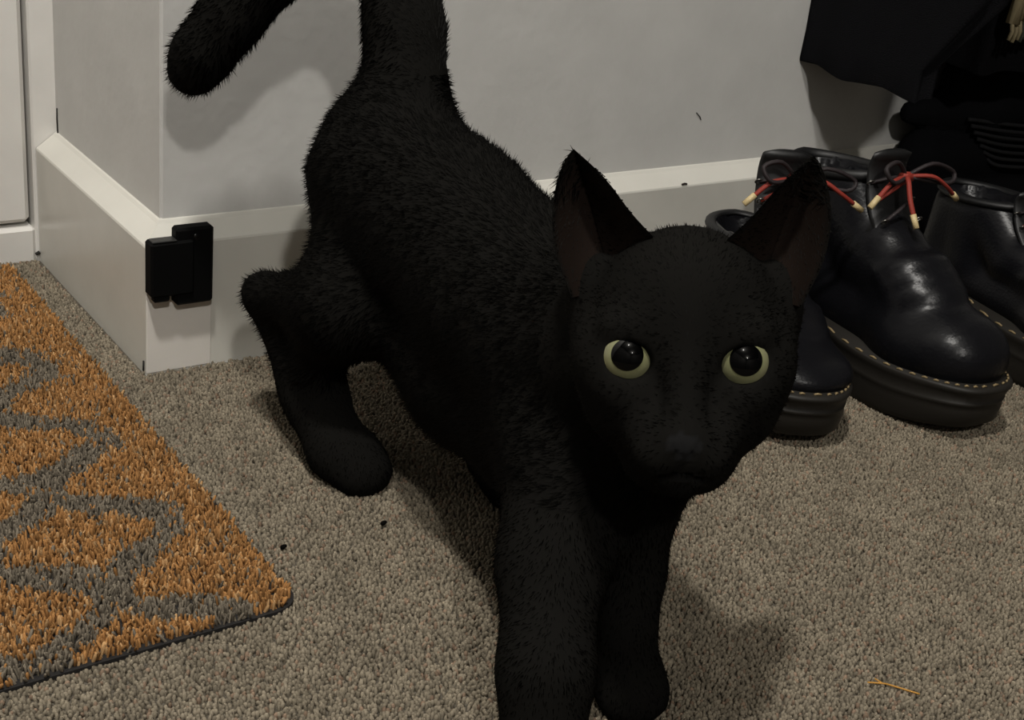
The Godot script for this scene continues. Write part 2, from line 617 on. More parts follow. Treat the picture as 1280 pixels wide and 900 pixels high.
func build_doormat() -> void:
	var cx := (MX0 + MX1) / 2
	var cz := (MZ0 + MZ1) / 2
	var t := thing("doormat", "orange coir doormat with a grey trellis pattern, on the carpet at left", "doormat", Vector3(cx, 0, cz))
	var st := st_new()
	st.set_smooth_group(-1)
	var o := mat_outline(0.0)
	var y0 := 0.0
	var y1 := 0.0022
	for i in o.size():
		var a := o[i]
		var b := o[(i + 1) % o.size()]
		quad(st, Vector3(a.x - cx, y0, a.y - cz), Vector3(b.x - cx, y0, b.y - cz), Vector3(b.x - cx, y1, b.y - cz), Vector3(a.x - cx, y1, a.y - cz))
		st.add_vertex(Vector3(0, y1, 0))
		st.add_vertex(Vector3(a.x - cx, y1, a.y - cz))
		st.add_vertex(Vector3(b.x - cx, y1, b.y - cz))
	obj("rubber_backing", done(st), mat(Color(0.09, 0.08, 0.075), 0.8), t)
	var sp := 0.0022
	var wob := FastNoiseLite.new()
	wob.seed = 11
	wob.frequency = 30.0
	var pos := []
	for iz in int((MZ1 - MZ0 - 0.003) / sp):
		for ix in int((MX1 - MX0 - 0.003) / sp):
			var x := MX1 - 0.002 - (ix + rng.randf_range(0, 0.8)) * sp
			var z := MZ1 - 0.002 - (iz + rng.randf_range(0, 0.8)) * sp
			if x < -0.42 and (ix + iz) % 2 == 0:
				continue
			var dx := maxf(0.0, x - (MX1 - 0.018))
			var dz := maxf(0.0, z - (MZ1 - 0.018))
			if dx * dx + dz * dz > 0.016 * 0.016:
				continue
			pos.append(Vector2(x, z))
	var mm := MultiMesh.new()
	mm.transform_format = MultiMesh.TRANSFORM_3D
	mm.use_colors = true
	mm.mesh = tuft_mesh(0.0011, 0.0062, 4)
	mm.instance_count = pos.size()
	for i in pos.size():
		var p: Vector2 = pos[i]
		var s := rng.randf_range(0.7, 1.2)
		var b := Basis(Vector3(rng.randf_range(-1, 1), 0.2, rng.randf_range(-1, 1)).normalized(), rng.randf_range(0.0, 0.7)) * Basis(Vector3.UP, rng.randf() * TAU) * Basis.from_scale(Vector3(s, rng.randf_range(0.8, 1.2), s))
		mm.set_instance_transform(i, Transform3D(b, Vector3(p.x - cx, 0.0015, p.y - cz)))
		# an ogee trellis of grey lines, its points towards the right-hand border
		var u := (p.x + 0.063) / 0.112
		var v := (p.y - 0.087) / 0.1155
		var n1 := wob.get_noise_2d(p.x, p.y) * 0.10
		var n2 := wob.get_noise_2d(p.x + 9.0, p.y) * 0.10
		var g1 := u + v + 0.06 * sin(TAU * (u - v)) + n1
		var g2 := u - v + 0.06 * sin(TAU * (u + v)) + n2
		var d1 := absf(g1 - roundf(g1))
		var d2 := absf(g2 - roundf(g2))
		var grey := minf(d1, d2) < 0.125 and u < 0.04 + n1
		if rng.randf() < 0.06:
			grey = not grey
		var k := rng.randf_range(0.6, 1.4)
		var c := Color(0.150 * k, 0.127 * k, 0.096 * k) if grey else Color(0.29 * k, 0.146 * k, 0.053 * k)
		if not grey and rng.randf() < 0.15:
			c = Color(0.40 * k, 0.24 * k, 0.11 * k)
		mm.set_instance_color(i, c)
	var mi := MultiMeshInstance3D.new()
	mi.name = "coir_pile"
	mi.multimesh = mm
	mi.material_override = vmat(0.9, 0.2)
	t.add_child(mi)
	mi.set_meta("kind", "stuff")

# ------------------------------------------------------------------ black latch on the skirting corner
func build_latch() -> void:
	var t := thing("plastic_latch", "small black plastic latch fixed over the corner of the white skirting board", "latch", Vector3(0.0235, 0.053, 0.0))
	var black := mat(Color(0.05, 0.05, 0.05), 0.6, 0.0, 0.15)
	var o := Vector3(0.026, 0.05, 0.0)
	obj("body", box(Vector3(0.0015, 0.062, 0.0004) - o, Vector3(0.034, 0.1035, 0.0135) - o, 0.0016), black, t)
	var st := st_new()
	bevel_into(st, Vector3(0.021, 0.053, 0.0004) - o, Vector3(0.0495, 0.112, 0.0115) - o, 0.0018)
	obj("cover", done(st), black, t)
	obj("top_lip", box(Vector3(0.003, 0.1035, 0.004) - o, Vector3(0.021, 0.1048, 0.0130) - o, 0.0005), mat(Color(0.16, 0.16, 0.155), 0.35), t)
	obj("hook", box(Vector3(0.004, 0.058, 0.006) - o, Vector3(0.016, 0.0625, 0.0125) - o, 0.001), black, t)
	var s := obj("screw", lathe([Vector2(0.0001, 0.0012), Vector2(0.0022, 0.0008), Vector2(0.0028, 0)], 12), mat(Color(0.12, 0.12, 0.12), 0.3, 0.8), t)
	s.rotation.x = PI / 2
	s.position = Vector3(0.036, 0.105, 0.0114) - o

# ------------------------------------------------------------------ the cat
const FUR_BASE := 0.022
const CAT := Vector3(0.08, 0.0, 0.31)

func bones_along(f: Field, l: Array) -> void:
	for i in l.size() - 1:
		f.bone(l[i][0], l[i + 1][0], l[i][1], l[i + 1][1])

func build_cat() -> void:
	var t := thing("cat", "black cat walking towards the camera with raised tail and pale yellow-green eyes", "cat", CAT)
	var F := Field.new(Vector3(-0.06, -0.01, 0.0), Vector3(0.20, 0.37, 0.56), 0.005, 170.0)
	# tail, from the rump up, over and down to the tip
	bones_along(F, [[Vector3(0.110, 0.235, 0.155), 0.024], [Vector3(0.1121, 0.2479, 0.15), 0.0225], [Vector3(0.1177, 0.2796, 0.135), 0.0225], [Vector3(0.1217, 0.3085, 0.118), 0.021], [Vector3(0.1129, 0.3299, 0.10), 0.020], [Vector3(0.0876, 0.3329, 0.083), 0.019], [Vector3(0.0601, 0.3064, 0.068), 0.0185], [Vector3(0.0359, 0.2742, 0.057), 0.018], [Vector3(0.0186, 0.2475, 0.05), 0.0165], [Vector3(0.0139, 0.2352, 0.046), 0.014]])
	# trunk: back and belly
	bones_along(F, [[Vector3(0.106, 0.215, 0.150), 0.038], [Vector3(0.1007, 0.1969, 0.16), 0.050], [Vector3(0.1033, 0.1814, 0.225), 0.052], [Vector3(0.1005, 0.1666, 0.30), 0.053], [Vector3(0.0932, 0.1634, 0.36), 0.050], [Vector3(0.0859, 0.1902, 0.42), 0.043]])
	bones_along(F, [[Vector3(0.1018, 0.122, 0.20), 0.038], [Vector3(0.099, 0.1071, 0.28), 0.043], [Vector3(0.0933, 0.1099, 0.36), 0.040], [Vector3(0.0761, 0.130, 0.40), 0.035]])
	bones_along(F, [[Vector3(0.0859, 0.172, 0.42), 0.036], [Vector3(0.094, 0.132, 0.434), 0.028]])
	# the cat's right hind leg, heel lifted
	bones_along(F, [[Vector3(0.0861, 0.1598, 0.165), 0.036], [Vector3(0.0577, 0.1193, 0.185), 0.030], [Vector3(0.0416, 0.0994, 0.105), 0.0115]])
	bones_along(F, [[Vector3(0.0416, 0.0994, 0.105), 0.0115], [Vector3(0.0579, 0.0403, 0.155), 0.0185], [Vector3(0.0575, 0.019, 0.188), 0.0165], [Vector3(0.064, 0.0145, 0.2005), 0.014]])
	F.bone(Vector3(0.0577, 0.1193, 0.185), Vector3(0.0565, 0.055, 0.150), 0.022, 0.016)
	# the cat's left hind leg, forward under the belly
	bones_along(F, [[Vector3(0.122, 0.155, 0.175), 0.034], [Vector3(0.145, 0.105, 0.225), 0.026], [Vector3(0.146, 0.075, 0.175), 0.012], [Vector3(0.148, 0.018, 0.235), 0.013], [Vector3(0.148, 0.013, 0.258), 0.012]])
	# forelegs
	bones_along(F, [[Vector3(0.070, 0.135, 0.395), 0.034], [Vector3(0.0645, 0.1155, 0.415), 0.032], [Vector3(0.0400, 0.0854, 0.437), 0.025], [Vector3(0.0136, 0.0539, 0.474), 0.0205], [Vector3(0.0055, 0.020, 0.489), 0.0185]])
	bones_along(F, [[Vector3(0.090, 0.125, 0.41), 0.030], [Vector3(0.0899, 0.1052, 0.425), 0.028], [Vector3(0.0904, 0.0676, 0.440), 0.0165], [Vector3(0.0810, 0.0440, 0.456), 0.0115], [Vector3(0.0835, 0.017, 0.460), 0.0125]])
	# toes of the three paws in view and the hidden one
	for paw in [[Vector3(0.0055, 0.012, 0.494), Vector3(-0.25, 0, 1)], [Vector3(0.0830, 0.012, 0.462), Vector3(-0.15, 0, 1)], [Vector3(0.066, 0.012, 0.203), Vector3(0.2, 0, 1)], [Vector3(0.148, 0.011, 0.262), Vector3(0, 0, 1)]]:
		var fw: Vector3 = paw[1].normalized()
		var sd := fw.cross(Vector3.UP)
		for k in 4:
			var a := (k - 1.5)
			var c: Vector3 = paw[0] + sd * a * 0.0068 + fw * (0.008 - absf(a) * 0.0025)
			F.bone(c - fw * 0.010 + Vector3.UP * 0.004, c + fw * 0.002 - Vector3.UP * 0.003, 0.0072, 0.0068)
	# a core for the skull so that the head grid overlaps
	F.bone(Vector3(0.0859, 0.1902, 0.42), HEAD_O - HF * 0.045 + HU * -0.005, 0.040, 0.034)
	F.settle()
	var body := F.nets()
	# ------- head, on a grid of its own, in centimetre-true local axes
	var H := Field.new(Vector3(-0.068, -0.080, -0.095), Vector3(0.068, 0.075, 0.035), 0.0021, 260.0)
	H.ball(Vector3(0, 0.012, -0.040), Vector3(0.042, 0.045, 0.045))
	H.ball(Vector3(0, 0.028, -0.024), Vector3(0.026, 0.024, 0.028))
	for s in [-1.0, 1.0]:
		H.ball(Vector3(0.029 * s, -0.008, -0.028), Vector3(0.017, 0.021, 0.024), Basis(Vector3(0, 0, 1), -0.45 * s))
		H.ball(Vector3(0.024 * s, 0.0125, -0.0095), Vector3(0.012, 0.007, 0.009))
		H.ball(Vector3(0.022 * s, -0.0150, -0.0090), Vector3(0.012, 0.009, 0.011))
		H.ball(Vector3(0.0088 * s, -0.0405, 0.0035), Vector3(0.0105, 0.0085, 0.0105))
		H.ball(Vector3(0.014 * s, -0.0300, -0.0060), Vector3(0.011, 0.012, 0.012))
		H.ball(Vector3(0.037 * s, 0.000, -0.038), Vector3(0.012, 0.020, 0.022))
		H.ball(Vector3(0.036 * s, 0.018, -0.050), Vector3(0.0175, 0.026, 0.015), Basis(Vector3(0, 0, 1), -0.25 * s))
		H.ball(Vector3(0.024 * s, -0.024, -0.030), Vector3(0.018, 0.018, 0.022))
		H.ball(Vector3(0.010 * s, -0.043, -0.032), Vector3(0.016, 0.018, 0.024))
	H.bone(Vector3(0, 0.016, -0.004), Vector3(0, -0.027, 0.0085), 0.0088, 0.0068)
	H.ball(Vector3(0, -0.0335, 0.0110), Vector3(0.0080, 0.0045, 0.0055))
	H.bone(Vector3(0, -0.0500, -0.0010), Vector3(0, -0.044, -0.032), 0.0085, 0.019)
	H.settle()
	for s in [-1.0, 1.0]:
		H.carve(Vector3(0.0245 * s, -0.0008, 0.006), Vector3(0.0106, 0.0086, 0.018), Basis(Vector3(0, 0, 1), 0.20 * s))
		H.carve(Vector3(0.0034 * s, -0.0365, 0.0195), Vector3(0.0017, 0.0012, 0.004), Basis(Vector3(0, 0, 1), -0.5 * s))
		H.carve(Vector3(0.0065 * s, -0.0480, 0.0145), Vector3(0.0075, 0.0011, 0.008), Basis(Vector3(0, 0, 1), -0.35 * s))
	H.carve(Vector3(0, -0.0425, 0.0165), Vector3(0.0009, 0.0040, 0.004))
	var head := H.nets()
	var hx := Transform3D(Basis(HR, HU, HF), HEAD_O - CAT)
	# one mesh: body, head, ears
	var V := PackedVector3Array()
	var N := PackedVector3Array()
	var I := PackedInt32Array()
	var K := PackedColorArray()
	var black := Color(0.0070, 0.0067, 0.0060)
	for p in body[0]:
		V.append(p - CAT)
		K.append(black)
	N.append_array(body[1])
	I.append_array(body[2])
	var b0 := V.size()
	for p in head[0]:
		V.append(hx * p)
		var c := black
		var q: Vector3 = p
		if Vector2(q.x * (0.75 if q.y > -0.035 else 1.5), q.y + 0.0345).length() < 0.0060 and q.z > 0.008:
			c = Color(0.0115, 0.0115, 0.0118)
		elif q.y < -0.046 and q.y > -0.05 and absf(q.x) < 0.013 and q.z > 0.005:
			c = Color(0.0092, 0.0090, 0.0086)
		K.append(c)
	for n in head[1]:
		N.append(hx.basis * n)
	for i in head[2]:
		I.append(i + b0)
	for s in [-1.0, 1.0]:
		ear_into(V, N, I, K, hx, s)
	var a := []
	a.resize(Mesh.ARRAY_MAX)
	a[Mesh.ARRAY_VERTEX] = V
	a[Mesh.ARRAY_NORMAL] = N
	# vertex colours are kept in eight bits: store them relative to the material's dark base colour
	for i in K.size():
		K[i] = Color(K[i].r / FUR_BASE, K[i].g / FUR_BASE, K[i].b / FUR_BASE)
	a[Mesh.ARRAY_COLOR] = K
	a[Mesh.ARRAY_INDEX] = I
	var bm := ArrayMesh.new()
	bm.add_surface_from_arrays(Mesh.PRIMITIVE_TRIANGLES, a)
	var skin := vmat(0.85, 0.08)
	skin.albedo_color = Color(FUR_BASE, FUR_BASE, FUR_BASE).linear_to_srgb()
	obj("body", bm, skin, t)
	# eyes
	for s in [-1.0, 1.0]:
		var e := Node3D.new()
		e.name = "eye"
		t.add_child(e, true)
		# each eye looks at the camera
		e.transform = Transform3D(hx.basis * Basis(Vector3.UP, 0.06 * s) * Basis(Vector3.RIGHT, -0.20), hx * Vector3(0.0245 * s, -0.0002, -0.0085))
		eye_parts(e)
	fur(t, V, N, I)

const HEAD_O := Vector3(0.0469, 0.2210, 0.4965)     # between the eyes
var HF := Vector3(-0.6386, 0.3100, 0.7040).normalized()
var HR := Vector3.ZERO
var HU := Vector3.ZERO
func _init() -> void:
	var up := Vector3(0.157, 0.904, -0.398)
	var rt := Vector3(0.815, 0.109, 0.570)
	up = (up * cos(0.045) + rt * sin(0.045)).normalized()
	HR = up.cross(HF).normalized()
	HU = HF.cross(HR).normalized()

func ear_into(V: PackedVector3Array, N: PackedVector3Array, I: PackedInt32Array, K: PackedColorArray, hx: Transform3D, s: float) -> void:
	# the rim runs from the inner base over the tip to the outer base; the shell is a cup open to the front
	var rim := smooth_line([Vector3(0.016, 0.052, -0.020), Vector3(0.026, 0.062, -0.019), Vector3(0.038, 0.0765, -0.0225), Vector3(0.0505, 0.0875, -0.027), Vector3(0.0535, 0.0885, -0.0285), Vector3(0.0580, 0.0800, -0.0285), Vector3(0.0610, 0.0640, -0.0260), Vector3(0.0590, 0.0440, -0.0270), Vector3(0.0510, 0.0230, -0.0330)], 4)
	var root := Vector3(0.033, 0.028, -0.034)
	var n := rim.size()
	var rows := 9
	for side in 2:
		var b0 := V.size()
		var pts: Array = []
		for j in rows + 1:
			var w := float(j) / rows
			for i in n:
				var p: Vector3 = rim[i].lerp(root, w)
				# depth of the cup behind the rim plane
				var mid := sin(PI * float(i) / (n - 1))
				var depth := 0.017 * sin(PI * minf(w * 0.9 + 0.02, 1.0)) * (0.45 + 0.55 * mid)
				p.z -= depth
				if side == 1:
					p.z -= 0.0036 * minf(w * 8.0, 1.0)
					p += (p - Vector3(0.038, 0.05, p.z)).normalized() * 0.0012 * minf(w * 8.0, 1.0) * (1.0 - w)
				p.x *= s
				pts.append(p)
		for j in rows + 1:
			for i in n:
				var du: Vector3 = pts[j * n + mini(i + 1, n - 1)] - pts[j * n + maxi(i - 1, 0)]
				var dv: Vector3 = pts[mini(j + 1, rows) * n + i] - pts[maxi(j - 1, 0) * n + i]
				var nn := du.cross(dv)
				if nn.length() < 1e-12:
					nn = Vector3(0, 0, 1)
				nn = nn.normalized()
				if (nn.z < 0.0) == (side == 0):
					nn = -nn
				V.append(hx * pts[j * n + i])
				N.append(hx.basis * nn)
				var w := float(j) / rows
				if side == 0 and w > 0.10 and w < 0.75:
					K.append(Color(0.0120, 0.0084, 0.0068))
				else:
					K.append(Color(0.0070, 0.0067, 0.0060))
		for j in rows:
			for i in n - 1:
				var a := b0 + j * n + i
				var q := [a, a + 1, a + n + 1, a + n]
				var flip := (side == 1) != (s < 0)
				if flip:
					I.append_array([q[0], q[2], q[1], q[0], q[3], q[2]])
				else:
					I.append_array([q[0], q[1], q[2], q[0], q[2], q[3]])

func cap(r: float, a0: float, a1: float, c0: Color, c1: Color, n := 40, rows := 6) -> ArrayMesh:
	# part of a sphere about +z between two polar angles, coloured from the inside out
	var st := st_new()
	st.set_smooth_group(0)
	for j in rows:
		for k in n:
			var q := []
			for c in [[j, k], [j, k + 1], [j + 1, k + 1], [j + 1, k]]:
				var th := lerpf(a0, a1, float(c[0]) / rows)
				var ph := TAU * float(c[1]) / n
				q.append([Vector3(r * sin(th) * cos(ph), r * sin(th) * sin(ph), r * cos(th)), c0.lerp(c1, float(c[0]) / rows)])
			for i in [0, 1, 2, 0, 2, 3]:
				st.set_color(q[i][1])
				st.add_vertex(q[i][0])
	st.generate_normals()
	return st.commit()

func eye_parts(e: Node3D) -> void:
	var r := 0.0112
	obj("eyeball", cap(r, 0.0, PI, Color(0.012, 0.010, 0.008), Color(0.012, 0.010, 0.008), 32, 20), vmat(0.3, 0.5), e)
	var im := vmat(0.22, 0.5)
	var iris := obj("iris", cap(r + 0.0003, 0.62, 1.12, Color(0.185, 0.19, 0.095), Color(0.205, 0.205, 0.115), 48, 5), im, e)
	iris.set_meta("label", "pale yellow-green iris")
	var pm := mat(Color(0.006, 0.006, 0.007), 0.05, 0.0, 0.25)
	pm.clearcoat_enabled = true
	pm.clearcoat = 0.25
	pm.clearcoat_roughness = 0.03
	obj("pupil", cap(r + 0.0006, 0.0, 0.63, Color.BLACK, Color.BLACK, 48, 8), pm, e)

func fur(t: Node3D, V: PackedVector3Array, N: PackedVector3Array, I: PackedInt32Array) -> void:
	var st := st_new()
	st.set_smooth_group(0)
	# one hair: a thin tapering three-sided blade of unit length along +y
	for k in 3:
		var a0 := TAU * k / 3
		var a1 := TAU * (k + 1) / 3
		var w := 0.00032
		st.add_vertex(Vector3(w * cos(a0), 0, w * sin(a0)))
		st.add_vertex(Vector3(w * cos(a1), 0, w * sin(a1)))
		st.add_vertex(Vector3(0, 1, 0))
	var hair := done(st)
	# area-weighted picks of the body's triangles
	var cum := PackedFloat32Array()
	var total := 0.0
	for i in range(0, I.size(), 3):
		var a := V[I[i]]
		total += (V[I[i + 1]] - a).cross(V[I[i + 2]] - a).length()
		cum.append(total)
	var count := 90000
	var xf: Array[Transform3D] = []
	for c in count:
		var j := cum.bsearch(rng.randf() * total) * 3
		if j + 2 >= I.size():
			continue
		var u := rng.randf()
		var v := rng.randf()
		if u + v > 1.0:
			u = 1.0 - u
			v = 1.0 - v
		var p := V[I[j]] * (1 - u - v) + V[I[j + 1]] * u + V[I[j + 2]] * v
		var n := (N[I[j]] * (1 - u - v) + N[I[j + 1]] * u + N[I[j + 2]] * v).normalized()
		var w := p + CAT
		var hl := (w - HEAD_O)
		var loc := Vector3(hl.dot(HR), hl.dot(HU), hl.dot(HF))
		var length := 0.0075
		var flow := Vector3(0.0, -0.5, -0.8)
		if loc.length() < 0.095 and loc.z > -0.075:
			length = 0.0035
			flow = -HF * 0.7 + HR * loc.x * 18.0 + HU * loc.y * 10.0
			if absf(absf(loc.x) - 0.0245) < 0.0125 and absf(loc.y) < 0.0105 and loc.z > -0.03:
				continue
			if Vector2(loc.x, loc.y + 0.035).length() < 0.009 and loc.z > 0.005:
				continue
			if loc.y > 0.03 and absf(loc.x) > 0.02:
				length = 0.0028
		elif w.y > 0.262:
			length = 0.0062
			flow = Vector3(-0.6, 0.3, -0.6) if w.x > 0.1 else Vector3(-0.6, -0.6, -0.3)
		elif w.y < 0.06:
			length = 0.003
			flow = Vector3(0, -1, 0.2)
		elif w.y < 0.12 and w.z > 0.40:
			length = 0.004
			flow = Vector3(0, -1, -0.1)
		flow = (flow - n * flow.dot(n)).normalized()
		var d := (n * rng.randf_range(0.25, 0.65) + flow + Vector3(rng.randf_range(-0.3, 0.3), rng.randf_range(-0.3, 0.3), rng.randf_range(-0.3, 0.3))).normalized()
		var side := d.cross(n)
		if side.length() < 0.05:
			continue
		side = side.normalized()
		var z := side.cross(d)
		var L := length * rng.randf_range(0.6, 1.25)
		if w.y < L + 0.002 and d.y < 0:
			continue
		xf.append(Transform3D(Basis(side, d * L, z), p - n * 0.0006))
	var mm := MultiMesh.new()
	mm.transform_format = MultiMesh.TRANSFORM_3D
	mm.mesh = hair
	mm.instance_count = xf.size()
	for i in xf.size():
		mm.set_instance_transform(i, xf[i])
	var mi := MultiMeshInstance3D.new()
	mi.name = "fur"
	mi.multimesh = mm
	mi.material_override = mat(Color(0.0070, 0.0067, 0.0060).linear_to_srgb(), 0.7, 0.0, 0.15)
	t.add_child(mi)
	mi.set_meta("kind", "stuff")

# ------------------------------------------------------------------ boots
# local axes: toe at +z, heel at -z, sole on y = 0
func sole_outline(k: float, n := 56) -> Array:
	# half-widths along the length, a little fuller on the inside (-x)
	var out := []
	for i in n:
		var a := TAU * i / n
		var c := cos(a)
		var s := sin(a)
		var z := 0.146 * signf(c) * pow(absf(c), 0.78)
		var wz := clampf((z + 0.146) / 0.292, 0, 1)
		var half := lerpf(0.036, 0.053, smoothstep(0.25, 0.68, wz))
		half *= lerpf(1.0, 0.90, smoothstep(0.30, 0.0, absf(wz - 0.38) * 2.0))
		var x := half * signf(s) * pow(absf(s), 0.72)
		if x < 0:
			x *= 1.06
		out.append(Vector2(x, z) * k)
	return out

func build_boot(label: String, laces_red: bool, low := 1.0, squash_all := false) -> Node3D:
	var t := thing("boot", label, "boot", Vector3.ZERO, 0.0, "black lace-up boots against the wall")
	var leather := mat(Color(0.065, 0.065, 0.075), 0.30, 0.0, 0.3)
	leather.normal_enabled = true
	leather.normal_texture = noise_normal(0.05, 5.0, 512, 71)
	leather.normal_scale = 0.2
	leather.uv1_triplanar = true
	leather.uv1_scale = Vector3.ONE * 9.0
	var rubber := mat(Color(0.115, 0.105, 0.09), 0.55, 0.0, 0.4)
	# sole: stacked outline rings with a rounded foot and shallow ribs
	var rings := [[0.0, 0.90], [0.002, 0.955], [0.006, 0.985], [0.020, 1.0], [0.024, 0.995], [0.0245, 1.0], [0.028, 1.005], [0.0285, 0.998], [0.038, 1.02], [0.0395, 1.03], [0.0425, 1.03], [0.044, 1.015]]
	var st := st_new()
	st.set_smooth_group(0)
	var n := 56
	var lift := func(p: Vector2, y: float) -> Vector3:
		# toe spring and the arch between heel and ball
		var arch := 0.013 * smoothstep(0.05, 0.0, absf(p.y + 0.025)) * (1.0 - clampf(y / 0.04, 0, 1))
		var toe := 0.010 * smoothstep(0.07, 0.15, p.y) * (1.0 - clampf(y / 0.10, 0, 1))
		return Vector3(p.x, y + arch + toe, p.y)
	for r in rings.size() - 1:
		var o0 := sole_outline(rings[r][1], n)
		var o1 := sole_outline(rings[r + 1][1], n)
		for i in n:
			var j := (i + 1) % n
			quad(st, lift.call(o0[j], rings[r][0]), lift.call(o0[i], rings[r][0]), lift.call(o1[i], rings[r + 1][0]), lift.call(o1[j], rings[r + 1][0]))
	for e in [[0, false], [rings.size() - 1, true]]:
		var o := sole_outline(rings[e[0]][1], n)
		for i in n:
			var j := (i + 1) % n
			var c: Vector3 = lift.call(Vector2(0, 0), rings[e[0]][0])
			var p: Vector3 = lift.call(o[i], rings[e[0]][0])
			var q: Vector3 = lift.call(o[j], rings[e[0]][0])
			st.add_vertex(c)
			st.add_vertex(q if e[1] else p)
			st.add_vertex(p if e[1] else q)
	var sole := obj("sole", done(st), rubber, t)
	sole.set_meta("label", "thick dark olive rubber sole")
	# welt stitching
	st = st_new()
	var wl := sole_outline(0.992, 112)
	for i in wl.size():
		if i % 2 == 0:
			var a: Vector2 = wl[i]
			var b: Vector2 = wl[(i + 1) % wl.size()].lerp(wl[i], 0.1)
			var pa: Vector3 = lift.call(a, 0.0445)
			var pb: Vector3 = lift.call(b, 0.0445)
			tube_into(st, [pa, (pa + pb) / 2 + Vector3(0, 0.0006, 0), pb], [0.0009, 0.0011, 0.0009], 5)
	var stitch := obj("welt_stitching", done(st), mat(Color(0.50, 0.43, 0.30), 0.7), t)
	stitch.set_meta("label", "pale stitching round the welt")
	# upper
	var U := Field.new(Vector3(-0.07, 0.03, -0.165), Vector3(0.07, 0.20, 0.165), 0.0042, 240.0)
	U.ball(Vector3(0.001, 0.060, 0.098), Vector3(0.044, 0.034, 0.043))
	U.ball(Vector3(-0.002, 0.056, 0.070), Vector3(0.047, 0.036, 0.050))
	U.bone(Vector3(0, 0.070, 0.060), Vector3(0, 0.108, 0.005), 0.035, 0.033)
	U.bone(Vector3(0, 0.056, 0.040), Vector3(0, 0.056, -0.09), 0.037, 0.034)
	U.bone(Vector3(0, 0.060, -0.100), Vector3(0, 0.142, -0.095), 0.033, 0.033)
	U.bone(Vector3(0, 0.100, -0.010), Vector3(0, 0.148, -0.050), 0.034, 0.033)
	U.bone(Vector3(0, 0.080, -0.060), Vector3(0, 0.145, -0.070), 0.036, 0.035)
	# flex creases: folds of leather across the vamp
	for c in [0.04, 0.27, 0.50]:
		var mid := Vector3(0, 0.070, 0.060).lerp(Vector3(0, 0.108, 0.005), c)
		var last := Vector3.ZERO
		for k in 11:
			var ph := lerpf(-1.15, 1.15, k / 10.0)
			var sag := 0.010 * absf(ph)
			var p := mid + Vector3(sin(ph) * 0.0345, cos(ph) * 0.0345 * 0.82, cos(ph) * 0.0345 * 0.57) + Vector3(0, -0.3, 0.9) * -sag
			if k > 0:
				U.bone(last, p, 0.0034, 0.0034)
			last = p
	U.settle()
	U.carve(Vector3(0, 0.205, -0.080), Vector3(0.031, 0.085, 0.050))
	obj("upper", to_mesh(U.nets()), leather, t)
	# padded collar
	var rim := []
	for k in 33:
		var a := TAU * k / 32
		rim.append(Vector3(0.0345 * sin(a), 0.166 + 0.006 * cos(a) - 0.004 * absf(sin(a)), -0.074 + 0.052 * cos(a)))
	obj("collar", tube(rim, 0.0052, 8), mat(Color(0.03, 0.03, 0.034), 0.55), t)
	# tongue
	st = st_new()
	var tg := smooth_line([Vector3(0, 0.120, 0.014), Vector3(0, 0.150, -0.010), Vector3(0, 0.178, -0.020), Vector3(0, 0.195, -0.016)], 4)
	var rr := []
	for i in tg.size():
		rr.append(lerpf(0.024, 0.021, float(i) / tg.size()) if i < tg.size() - 1 else 0.013)
	tube_into(st, tg, rr, 14, 0.22)
	obj("tongue", done(st), mat(Color(0.04, 0.04, 0.045), 0.5), t)
	# facings with eyelets, laces across
	var dark := mat(Color(0.10, 0.06, 0.07), 0.7)
	var red := mat(Color(0.52, 0.16, 0.11), 0.7)
	var cream := mat(Color(0.78, 0.70, 0.52), 0.5)
	var eyes := [Vector3(0.019, 0.1415, 0.010), Vector3(0.020, 0.1545, -0.004), Vector3(0.021, 0.1680, -0.014)]
	for s in [-1.0, 1.0]:
		for e in eyes:
			var ring := []
			for k in 13:
				var a := TAU * k / 12
				ring.append(Vector3(e.x * s + 0.0032 * cos(a), e.y + 0.0032 * sin(a) * 0.75, e.z + 0.0032 * sin(a) * 0.6))
			obj("eyelet", tube(ring, 0.0008, 5), mat(Color(0.45, 0.44, 0.42), 0.3, 0.9), t)
	for k in 3:
		var e: Vector3 = eyes[k]
		var f: Vector3 = eyes[mini(k + 1, 2)]
		obj("lace_crossing", tube(smooth_line([Vector3(-e.x, e.y, e.z), Vector3(0, (e.y + f.y) / 2 + 0.006, (e.z + f.z) / 2 + 0.006), Vector3(f.x, f.y, f.z)], 4), 0.0021, 6, 0.7), red if k == 1 else dark, t)
	var kn := Vector3(0.006, 0.176, -0.003)
	var bows := [
		[smooth_line([kn, kn + Vector3(0.022, 0.012, 0.006), kn + Vector3(0.048, 0.004, 0.006), kn + Vector3(0.040, -0.004, 0.012), kn + Vector3(0.004, 0.0, 0.004)], 4), dark, false],
		[smooth_line([kn, kn + Vector3(-0.016, 0.014, 0.004), kn + Vector3(-0.032, 0.010, 0.008), kn + Vector3(-0.024, -0.001, 0.012), kn + Vector3(-0.004, 0.0, 0.004)], 4), dark, false],
		[smooth_line([kn, kn + Vector3(0.018, 0.003, 0.012), kn + Vector3(0.034, -0.005, 0.014), kn + Vector3(0.050, -0.015, 0.010)], 4), red, true],
		[smooth_line([kn, kn + Vector3(-0.008, 0.0, 0.012), kn + Vector3(-0.012, -0.012, 0.022), kn + Vector3(-0.012, -0.024, 0.030)], 4), red, true],
		[smooth_line([kn, kn + Vector3(-0.022, -0.002, 0.008), kn + Vector3(-0.036, -0.014, 0.010)], 5), red, true],
	]
	if not laces_red:
		bows = bows.slice(0, 2)
